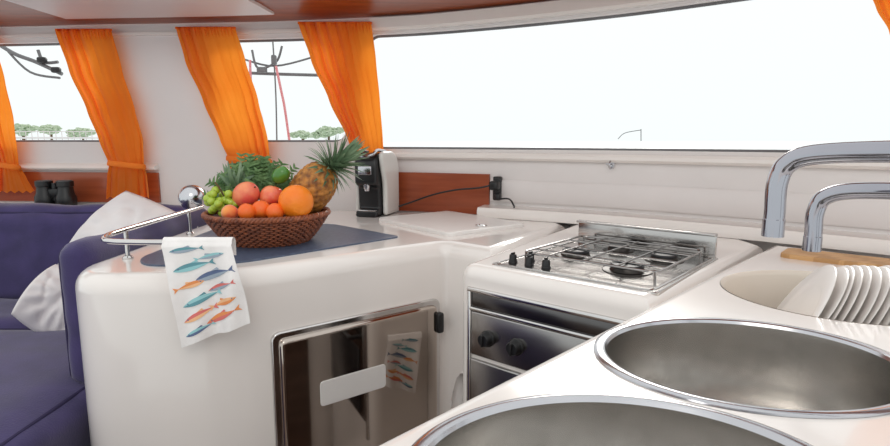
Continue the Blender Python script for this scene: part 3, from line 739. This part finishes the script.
for i in range(100):
    f = i/100; a = i*2.4; tilt = .10+1.4*(1-f)
    dl = Vector((math.sin(tilt)*math.cos(a), math.sin(tilt)*math.sin(a), math.cos(tilt)))
    dw = cq @ dl; blade(mb, tip+cdir*(.022*f-.004), dw, .072+.045*f*(1.1-.35*random.random()), .0090, .7*(1-f)+.15, cdir if tilt > .3 else Vector((0,-1,0)))
put('crown', mb, M['leafp'], t, smooth=50)
# leafy herbs
hb = at_y(256, 192, 1.53)
t = thing('herb_bunch', 'leafy bunch of feathery green herbs behind the mango and apple', 'herbs', hb-Vector((0,0,.03)), GF)
ml, ms = MB(), MB()
for i in range(190):
    ang = random.uniform(0, 2*PI); tl = random.uniform(.05, 1.2)
    d = Vector((math.sin(tl)*math.cos(ang)*1.15, math.sin(tl)*math.sin(ang)*.55, math.cos(tl)*.98)); L = random.uniform(.07,.125)
    b0 = hb+Vector((random.uniform(-.045,.03), random.uniform(-.02,.02), -.02)); pts = [b0+d*L*s+Vector((0,0,-.03*s*s*tl)) for s in (0,.25,.5,.75,1)]
    tube(ms, pts, [.0014,.0012,.001,.0008,.0006], 5)
    for s in range(9):
        f = .2+.8*s/8; kk = min(3, int(f*4)); q_ = pts[kk].lerp(pts[kk+1], f*4-kk)
        for sg in (-1, 1):
            sd = d.cross(Vector((random.uniform(-.4,.4), random.uniform(-1,-.5), random.uniform(-.4,.4)))).normalized()*sg
            blade(ml, q_, sd+d*.7, random.uniform(.014,.025), .0046, .7, Vector((0,-1,.5)), 4, .2)
put('leaves', ml, M['herb'], t, smooth=60); put('stalks', ms, M['herb'], t)
mb = MB(); lb = at_y(236, 186, 1.50)
for i in range(30):
    f = i/30; a = i*2.4; tilt = .1+1.1*(1-f); dl = Vector((math.sin(tilt)*math.cos(a)-.12, math.sin(tilt)*math.sin(a)*.6, math.cos(tilt)))
    blade(mb, lb+Vector((.01*math.cos(a),.01*math.sin(a),0)), dl, random.uniform(.045,.075), .009, .9*(1-f)+.25, Vector((0,-1,.3)))
put('long_leaves', mb, M['leafp'], t, smooth=50, label='grey-green pointed leaves at the left')
# ------------------------------------------------------------------ coffee machine
cm = Vector((-.255,2.035,CT)); CX = Matrix.Translation(cm) @ Matrix.Rotation(math.radians(-16), 4, 'Z')
t = thing('coffee_machine', 'compact rounded black and white capsule coffee machine behind the basket', 'coffee machine', cm)
SW = CX @ Matrix(((0,0,1,0),(1,0,0,0),(0,1,0,0),(0,0,0,1)))      # profile (y,z) extruded along x
def prof_prism(mb, pts, rad, x0, x1, bev):
    olp = round_poly(pts, rad, 8); mid = (x0+x1)/2
    for s in (1, -1):
        tmp = MB(); slab(tmp, olp, 0, abs(x1-x0)/2, bev, seg=5)
        mb.add([SW @ Vector((v.x, v.y, mid+s*v.z)) for v in tmp.v], tmp.f)
cprof = [(.085,0),(.085,.225),(-.085,.225),(-.085,.115),(-.058,.105),(-.052,.028),(-.082,.022),(-.082,0)]
mb = MB(); prof_prism(mb, cprof, [.01,.07,.06,.02,.01,.01,.008,.004], -.042, .042, .010); put('body', mb, M['black'], t)
sprof = [(.088,.004),(.088,.231),(-.075,.231),(-.06,.17),(-.04,.12),(-.038,.004)]
for xs_ in ((.043,.062),(-.062,-.043)):
    mb = MB(); prof_prism(mb, sprof, [.01,.08,.06,.03,.03,.01], *xs_, .009); put('side_shell', mb, M['shell'], t, label='white side shell')
mb = MB(); tube(mb, cr([CX @ Vector(v) for v in ((-.034,.02,.229),(-.034,-.05,.234),(-.03,-.085,.222),(0,-.095,.214),(.03,-.085,.222),(.034,-.05,.234),(.034,.02,.229))], 5), .006, 8); put('lever', mb, M['chrome'], t)
mb = MB(); lathe(mb, [(0,.092),(.009,.092),(.012,.105),(.012,.12)], CX @ Matrix.Translation((0,-.070,0)), 20); put('spout', mb, M['chrome'], t)
mb = MB(); rbox(mb, (0,-.087,.165), (.05,.006,.03), .002, CX); put('front_badge', mb, M['chrome'], t)
mb = MB(); rbox(mb, (0,-.066,.0235), (.07,.03,.004), .001, CX); dt = put('drip_grid', mb, M['steel'], t)
# ------------------------------------------------------------------ socket, cable, hook
sp = at_wall(499, 188, .0); n_ = WN(sp.x); tx_ = Vector((-n_.y, n_.x, 0)); KX = frame(sp, tx_)
t = thing('power_socket', 'black power socket with plug at the end of the wooden panel', 'socket', sp)
mb = MB(); rbox(mb, (0,-.014,.0), (.028,.028,.085), .005, KX); put('housing', mb, M['black'], t)
mb = MB(); rbox(mb, (-.002,-.04,.012), (.034,.034,.032), .008, KX); rbox(mb, (.01,-.035,-.028), (.022,.024,.024), .006, KX); put('plug', mb, M['black'], t)
pl = KX @ Vector((-.016,-.05,.012))
mb = MB(); tube(mb, cr([pl, at_wall(478,188,.06), at_wall(455,190,.05), at_wall(432,195,.05), at_wall(412,202,.06), at_wall(400,206,.08), Vector((-.165,2.085,.975))], 8), .0032, 8); put('cable', mb, M['black'], label='long black cable running from the socket to the coffee machine', cat='cable')
p0 = KX @ Vector((.012,-.045,-.036))
mb = MB(); tube(mb, cr([p0, at_wall(509,199,.055), at_wall(514,206,.07), Vector((*at_wall(514,212,.09).xy, .994))], 8), .003, 8); put('cable', mb, M['black'], label='short black cable dropping from the socket to the white ledge', cat='cable')
hp = at_wall(612, 164, 0); HX = frame(hp, Vector((-WN(hp.x).y, WN(hp.x).x, 0)))
t = thing('wall_hook', 'small metal latch hook on the white wall below the wide window', 'hook', hp)
mb = MB(); rbox(mb, (0,-.003,0), (.014,.006,.03), .002, HX); put('plate', mb, M['chrome'], t)
mb = MB(); tube(mb, cr([HX @ Vector(v) for v in ((0,-.004,.008),(0,-.02,.01),(0,-.028,-.002),(0,-.02,-.014),(0,-.01,-.012))], 5), .003, 8); tube(mb, [HX @ Vector((-.014,-.014,.0)), HX @ Vector((.014,-.014,.0))], .0025, 8); put('hook', mb, M['chrome'], t)
# ------------------------------------------------------------------ light
w = bpy.data.worlds.new('sky'); S.world = w; w.use_nodes = True; nt = w.node_tree; bg = nt.nodes['Background']
tc = nt.nodes.new('ShaderNodeTexCoord'); sp_ = nt.nodes.new('ShaderNodeSeparateXYZ'); rp = nt.nodes.new('ShaderNodeValToRGB')
nt.links.new(tc.outputs['Generated'], sp_.inputs[0]); nt.links.new(sp_.outputs['Z'], rp.inputs[0])
rp.color_ramp.elements[0].color = (.93,.985,.985,1); rp.color_ramp.elements[1].color = (.98,1,1,1); rp.color_ramp.elements[1].position = .35
nt.links.new(rp.outputs[0], bg.inputs[0]); bg.inputs[1].default_value = 1.03
def area(loc, tgt, size, e, col=(1,1,1)):
    l = bpy.data.lights.new('area', 'AREA'); l.energy = e; l.size = size; l.color = col
    o = bpy.data.objects.new('fill_light', l); COL.objects.link(o); o.location = loc
    o.rotation_euler = (Vector(tgt)-Vector(loc)).to_track_quat('-Z','Y').to_euler()
area((-.2,-.6,2.5), (.0,1.2,.9), 1.0, 7, (1,.94,.87))  # added warm fill above and behind the camera, no lamp of the cabin
sl = bpy.data.lights.new('sun', 'SUN'); sl.energy = 1.0; sl.angle = math.radians(18); sl.color = (1,.96,.9)
so = bpy.data.objects.new('sun_light', sl); COL.objects.link(so); so.location = (1,6,5)
so.rotation_euler = Vector((-.30,-1,-.52)).to_track_quat('-Z','Y').to_euler()
